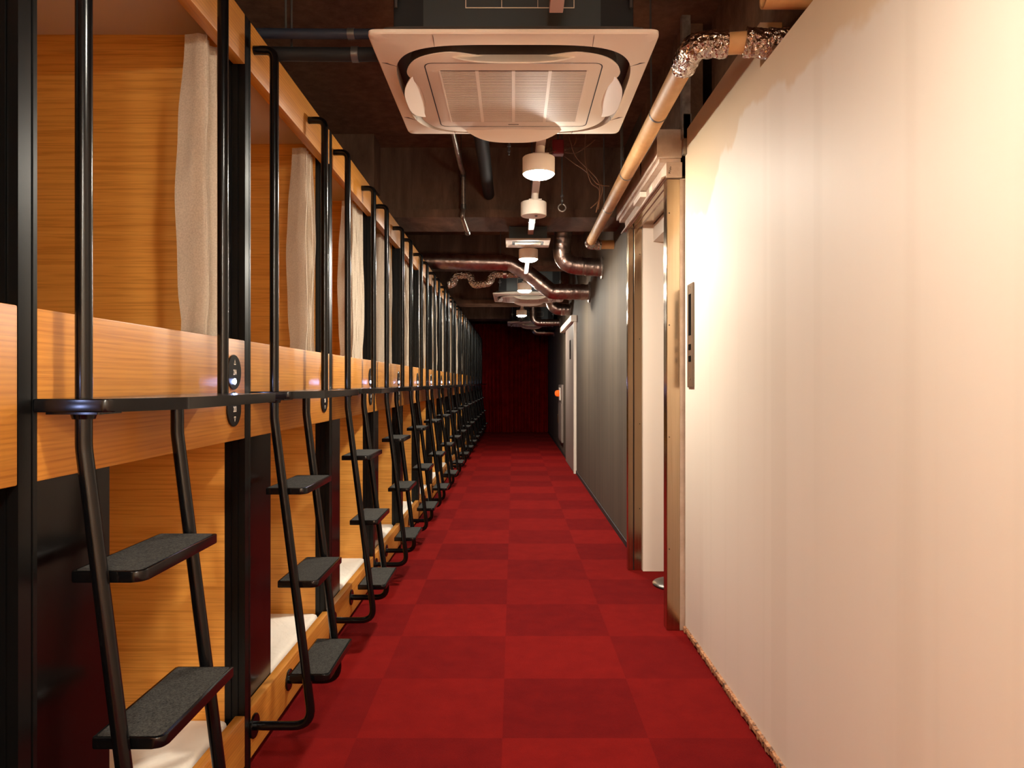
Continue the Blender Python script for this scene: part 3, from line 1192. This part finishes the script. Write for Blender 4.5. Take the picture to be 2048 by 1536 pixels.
# security camera near the last lamp
sc = thing('security_camera', 'small dark dome camera hanging by the farthest lamp', 'camera', (0.125, 11.75, 2.24))
bm = BM(); lathe(bm, [(0.055, 0.03), (0.055, 0.09), (0.02, 0.10), (0.02, 0.149), (0.0, 0.15)], seg=24)
obj('mount', bm, 'ac_white', sc, 40)
bm = BM(); lathe(bm, [(0.0, -0.04), (0.03, -0.03), (0.047, 0.0), (0.05, 0.032)], seg=24)
obj('dome', bm, 'gloss_black', sc, 60)

# ------------------------------------------------------------------ tan insulated pipe with foil elbows
pipe = thing('insulated_pipe', 'tan insulated pipe with crumpled foil elbows along the right ceiling', 'pipe', (0.60, 2.4, 2.34))
off = Vector((0.60, 2.4, 2.34))


def pth(*pts):
    return [Vector(p) - off for p in pts]


PR = 0.037
bm = BM(); tube(bm, pth((0.605, 2.50, 2.345), (0.635, 6.02, 2.375)), PR, 24)
obj('long_pipe', bm, 'tan_pipe', pipe, 50)
bm = BM(); tube(bm, pth((0.66, 2.42, 2.345), (0.79, 2.40, 2.345)), PR * 0.95, 24)
obj('short_pipe', bm, 'tan_pipe', pipe, 50)


def foil(pts, r, seed):
    rnd = random.Random(seed)
    bm = BM()
    P = fillet(pts, 0.07, 10)
    dense = []
    for a, b in zip(P, P[1:]):
        k = max(1, int((b - a).length / 0.007))
        for i in range(k):
            dense.append(a.lerp(b, i / k))
    dense.append(P[-1])
    tube(bm, dense, r, 30, True, lambda i, a: r * (1 + rnd.uniform(-0.045, 0.05) + 0.04 * math.sin(i * 0.9 + a * 3 + seed)))
    return bm


obj('foil_elbow', foil(pth((0.605, 2.58, 2.342), (0.600, 2.42, 2.345), (0.71, 2.415, 2.345)), PR * 1.16, 1), 'foil', pipe, 25)
obj('foil_elbow', foil(pth((0.765, 2.40, 2.345), (0.835, 2.39, 2.335), (0.93, 2.38, 2.335)), PR * 1.25, 2), 'foil', pipe, 25)
obj('foil_elbow', foil(pth((0.634, 5.9, 2.374), (0.635, 6.06, 2.373), (0.73, 6.07, 2.372)), PR * 1.15, 3), 'foil', pipe, 25)
bm = BM(); tube(bm, pth((0.72, 6.07, 2.372), (0.845, 6.07, 2.372)), PR, 20)
obj('wall_stub', bm, 'tan_pipe', pipe, 50)
for i, y in enumerate((3.05, 3.95, 4.75)):
    t = (y - 2.5) / (6.02 - 2.5)
    c = Vector((0.605 + 0.03 * t, y, 2.345 + 0.03 * t)) - off
    bm = BM(); tube(bm, [c + Vector((0, -0.006, 0)), c + Vector((0, 0.006, 0))], PR * 1.06, 24)
    obj('strap', bm, 'zinc', pipe, 50)
    bm = BM(); tube(bm, [c + Vector((-0.03, 0, 0.025)), c + Vector((-0.035, 0, CEIL - 0.001 - c.z - off.z))], 0.004, 8)
    obj('hanger_rod', bm, 'zinc', pipe)
# second stub above
sb = thing('pipe_stub', 'cut open tan pipe stub poking from the notch above the white wall', 'pipe', (0.80, 2.22, 2.40))
bm = BM()
lathe(bm, [(0.036, 0.2), (0.036, 0.0), (0.028, 0.0), (0.028, 0.2)], (0, 0, 0), 24, 'x')
for v in bm.verts:
    v.co.x -= 0.035
obj('sleeve', bm, 'tan_pipe', sb, 50)

# ------------------------------------------------------------------ silver ducts
def ribbed(bm, pts, r, seg=22, pitch=0.05, rib=0.035, bend=0.12):
    P = fillet(pts, bend, 8)
    dense = []
    step = pitch / 5
    for a, b in zip(P, P[1:]):
        k = max(1, int((b - a).length / step))
        for i in range(k):
            dense.append(a.lerp(b, i / k))
    dense.append(P[-1])
    tube(bm, dense, r, seg, True, lambda i, a: r * (1 + (rib if i % 5 == 0 else 0.0)))


def collar(parent, c, d, r, name='joint_band'):
    bm = BM()
    c = Vector(c); d = Vector(d).normalized()
    tube(bm, [c - d * 0.02, c + d * 0.02], r * 1.05, 24)
    return obj(name, bm, 'duct', parent, 40)


def flange_(parent, c, r):
    bm = BM()
    lathe(bm, [(r * 1.25, 0.0), (r * 1.28, -0.012), (r * 1.02, -0.02)], c, 28, 'x')
    return obj('wall_flange', bm, 'galv', parent, 40)


du = thing('spiral_duct', 'silver elbow duct dropping beside the grey wall, right of the vent panel', 'duct', (0, 0, 0))
bm = BM(); ribbed(bm, [(0.50, 6.75, 2.97), (0.44, 6.85, 2.335), (WR, 6.85, 2.30)], 0.083, bend=0.16)
obj('duct', bm, 'duct', du, 35)
collar(du, (0.62, 6.85, 2.32), (1, 0, -0.05), 0.083)
collar(du, (0.70, 6.85, 2.312), (1, 0, -0.05), 0.083)
flange_(du, (WR, 6.85, 2.30), 0.083)

du = thing('spiral_duct', 'thick silver duct crossing the ceiling and bending down to the grey wall', 'duct', (0, 0, 0))
bm = BM(); ribbed(bm, [(-1.3, 7.9, 2.55), (-0.04, 7.95, 2.53), (0.16, 7.97, 2.42), (0.42, 8.0, 2.22), (WR, 8.0, 2.215)], 0.085, bend=0.13, pitch=0.11, rib=0.02)
obj('duct', bm, 'duct', du, 35)
for c, d in (((-0.10, 7.95, 2.533), (1, 0, 0)), ((0.30, 7.985, 2.31), (1, 0, -0.8)), ((0.52, 8.0, 2.22), (1, 0, 0)), ((0.62, 8.0, 2.217), (1, 0, 0)), ((0.76, 8.0, 2.216), (1, 0, 0))):
    collar(du, c, d, 0.085)
flange_(du, (WR, 8.0, 2.215), 0.09)

du = thing('flexible_duct', 'crumpled foil flexible duct looping below the ceiling on the left', 'duct', (0, 0, 0))
bm = foil([Vector(p) for p in ((0.06, 8.3, 2.46), (-0.24, 8.3, 2.46), (-0.27, 8.3, 2.36), (-0.46, 8.35, 2.34), (-0.50, 8.4, 2.47), (-0.68, 8.4, 2.46), (-0.70, 8.4, 2.36), (-0.76, 8.4, 2.35))], 0.044, 7)
obj('hose', bm, 'foil', du, 30)
collar(du, (-0.10, 8.3, 2.46), (1, 0, 0), 0.048)
bm = BM(); lathe(bm, [(0.004, 2.50), (0.004, CEIL - 0.001)], (-0.15, 8.3, 0), 8)
obj('hanger_rod', bm, 'zinc', du)

du = thing('spiral_duct', 'dark elbow duct high on the grey wall just past the second air conditioner', 'duct', (0, 0, 0))
bm = BM(); ribbed(bm, [(0.55, 10.6, 2.6), (0.56, 10.6, 2.29), (WR, 10.6, 2.28)], 0.085, bend=0.14)
obj('duct', bm, 'duct', du, 35)
flange_(du, (WR, 10.6, 2.28), 0.085)
for i, (y, z, t) in enumerate(((13.0, 2.29, 'upper of the two far silver elbow ducts by the red curtain'), (14.9, 2.24, 'lower of the two far silver elbow ducts by the red curtain'))):
    du = thing('spiral_duct', t, 'duct', (0, 0, 0), 'far elbow ducts')
    bm = BM(); ribbed(bm, [(0.34 + 0.06 * i, y + 0.0, 2.97 if i == 0 else 2.9), (0.36 + 0.06 * i, y, z), (WR, y, z)], 0.062, bend=0.12)
    obj('duct', bm, 'duct', du, 35)
    collar(du, (0.62, y, z), (1, 0, 0), 0.062)
    flange_(du, (WR, y, z), 0.062)

# ------------------------------------------------------------------ pipes, conduits and cables under the slab
pp = thing('black_pipe', 'thick black insulated pipe running along the ceiling left of the lamps', 'pipe', (-0.185, 3.32, 2.62))
bm = BM(); tube(bm, [(0, 0, 0), (0.0, 2.12, 0.01)], 0.042, 18)
obj('pipe', bm, 'insulation', pp, 50)
bm = BM()
for y in (0.5, 1.7):
    lathe(bm, [(0.004, 0.0), (0.004, CEIL - 2.621)], (0, y, 0), 8)
obj('hanger_rod', bm, 'zinc', pp)

cd = thing('conduit', 'grey steel conduit with couplings bending down the ceiling beam', 'conduit', (0, 0, 0))
cpts = [W(905, 262, 4.3), W(922, 335, 4.95), W(926, 345, 5.40), W(927, 418, 5.42), W(924, 432, 5.38), W(936, 467, 5.6)]
bm = BM(); tube(bm, fillet(cpts, 0.03, 6), 0.0165, 14)
obj('pipe', bm, 'galv', cd, 50)
for a, b in ((2, 3), (3, 2), (5, 4)):
    p = cpts[a]; d = (cpts[b] - p).normalized()
    bm = BM(); tube(bm, [p, p + d * 0.035], 0.021, 14)
    obj('coupling', bm, 'zinc', cd, 50)
bm = BM(); tube(bm, [cpts[1], Vector((cpts[1].x, cpts[1].y, CEIL - 0.001))], 0.004, 8)
obj('hanger_rod', bm, 'zinc', cd)

for i, (dz, r, t, mt) in enumerate(((2.415, 0.017, 'upper thin blue grey pipe entering the near air conditioner from the left', 'navy'),
                                    (2.374, 0.024, 'lower dark insulated pipe entering the near air conditioner from the left', 'insulation'))):
    p = thing('refrigerant_pipe', t, 'pipe', (-0.482, 2.49 + 0.065 * i, dz))
    bm = BM(); tube(bm, [(0.004, 0, 0), (-0.2, 0.0, 0.0), (-1.12, 0.0, 0.012)], r, 16)
    obj('pipe', bm, mt, p, 50)
    bm = BM(); lathe(bm, [(r * 1.12, -0.012), (r * 1.12, 0.012)], (-0.075, 0, 0), 16, 'x')
    obj('joint', bm, 'zinc', p, 50)
    bm = BM(); tube(bm, [(-0.30, 0, 0), (-0.30, 0, CEIL - 0.001 - dz)], 0.004, 8)
    obj('hanger_rod', bm, 'zinc', p)

# loose cables by the brightest lamp
random.seed(3)
cb = thing('cable_bundle', 'tangle of thin brown cables hanging between the brightest lamp and the tan pipe', 'cables', (0, 0, 0))
cables = [
    [(1135, 262, 4.3), (1150, 310, 4.3), (1172, 335, 4.3), (1195, 360, 4.3), (1200, 385, 4.3), (1192, 425, 4.3)],
    [(1172, 255, 4.3), (1170, 300, 4.3), (1172, 330, 4.3), (1182, 365, 4.3), (1198, 380, 4.3), (1197, 418, 4.3)],
    [(1130, 313, 4.3), (1150, 328, 4.3), (1175, 345, 4.3), (1195, 368, 4.3), (1218, 372, 4.3)],
    [(1098, 285, 4.3), (1094, 300, 4.3), (1093, 308, 4.3), (1112, 300, 4.3)],
    [(1130, 305, 4.3), (1150, 306, 4.3), (1168, 297, 4.3), (1190, 280, 4.3)],
    [(1130, 300, 4.3), (1146, 292, 4.3), (1152, 280, 4.3), (1153, 255, 4.3)],
    [(1200, 360, 4.3), (1205, 380, 4.3), (1198, 400, 4.3), (1182, 416, 4.3)],
]
for c in cables:
    pts = [W(x, y, d + random.uniform(-0.05, 0.05)) for x, y, d in c]
    # extend the first end up to the slab when it starts high
    sm = []
    for i in range(len(pts) - 1):
        p0 = pts[max(i - 1, 0)]; p1 = pts[i]; p2 = pts[i + 1]; p3 = pts[min(i + 2, len(pts) - 1)]
        for k in range(8):
            t = k / 8
            sm.append(0.5 * ((2 * p1) + (-p0 + p2) * t + (2 * p0 - 5 * p1 + 4 * p2 - p3) * t * t + (-p0 + 3 * p1 - 3 * p2 + p3) * t ** 3))
    sm.append(pts[-1])
    if sm[0].z > 2.62:
        sm.insert(0, Vector((sm[0].x, sm[0].y, CEIL - 0.001)))
    bm = BM(); tube(bm, sm, 0.0032, 8)
    obj('cable', bm, 'cable', cb, 60)
# red junction box
jb = thing('junction_box', 'dull red box on the slab to the right of the brightest lamp', 'box', W(1116, 296, 4.44))
bm = BM(); box(bm, -0.035, 0.035, -0.03, 0.03, -0.045, 0.045, 0.006)
obj('body', bm, 'red_dull', jb)
bm = BM(); lathe(bm, [(0.006, 0.045), (0.006, CEIL - 0.001 - jb.location.z)], (0, 0, 0), 8)
obj('stem', bm, 'zinc', jb)
# threaded rod with bolts
for i, (px, py, d, lbl) in enumerate(((1124, 400, 4.7, 'loose threaded rod with hanging pipe clamp right of the drum fixture'), (1018, 300, 4.4, 'short threaded rod with nuts left of the brightest lamp'))):
    p = W(px, py, d)
    rd = thing('threaded_rod', lbl, 'rod', p)
    bm = BM(); lathe(bm, [(0.0045, -0.03), (0.0045, CEIL - 0.001 - p.z)], (0, 0, 0), 8)
    obj('rod', bm, 'zinc', rd)
    bm = BM()
    lathe(bm, [(0.011, 0.02), (0.011, 0.034)], (0, 0, 0), 6)
    lathe(bm, [(0.009, -0.012), (0.009, 0.0)], (0, 0, 0), 6)
    obj('nut', bm, 'zinc', rd)
    if i == 0:
        bm = BM()
        ring = [Vector((0.024 * math.cos(a), 0, -0.05 + 0.024 * math.sin(a))) for a in [PI / 2 + 0.3 + k * (2 * PI - 0.6) / 20 for k in range(21)]]
        tube(bm, ring, 0.005, 8)
        obj('clamp', bm, 'galv', rd, 60)
# thin rod near the pipe
p = W(1245, 320, 4.15)
rd = thing('threaded_rod', 'long thin threaded rod left of the tan pipe', 'rod', p)
bm = BM(); lathe(bm, [(0.004, 0.0), (0.004, CEIL - 0.001 - p.z)], (0, 0, 0), 8)
obj('rod', bm, 'zinc', rd)
bm = BM(); lathe(bm, [(0.010, 0.0), (0.010, 0.012)], (0, 0, 0), 6)
obj('nut', bm, 'zinc', rd)
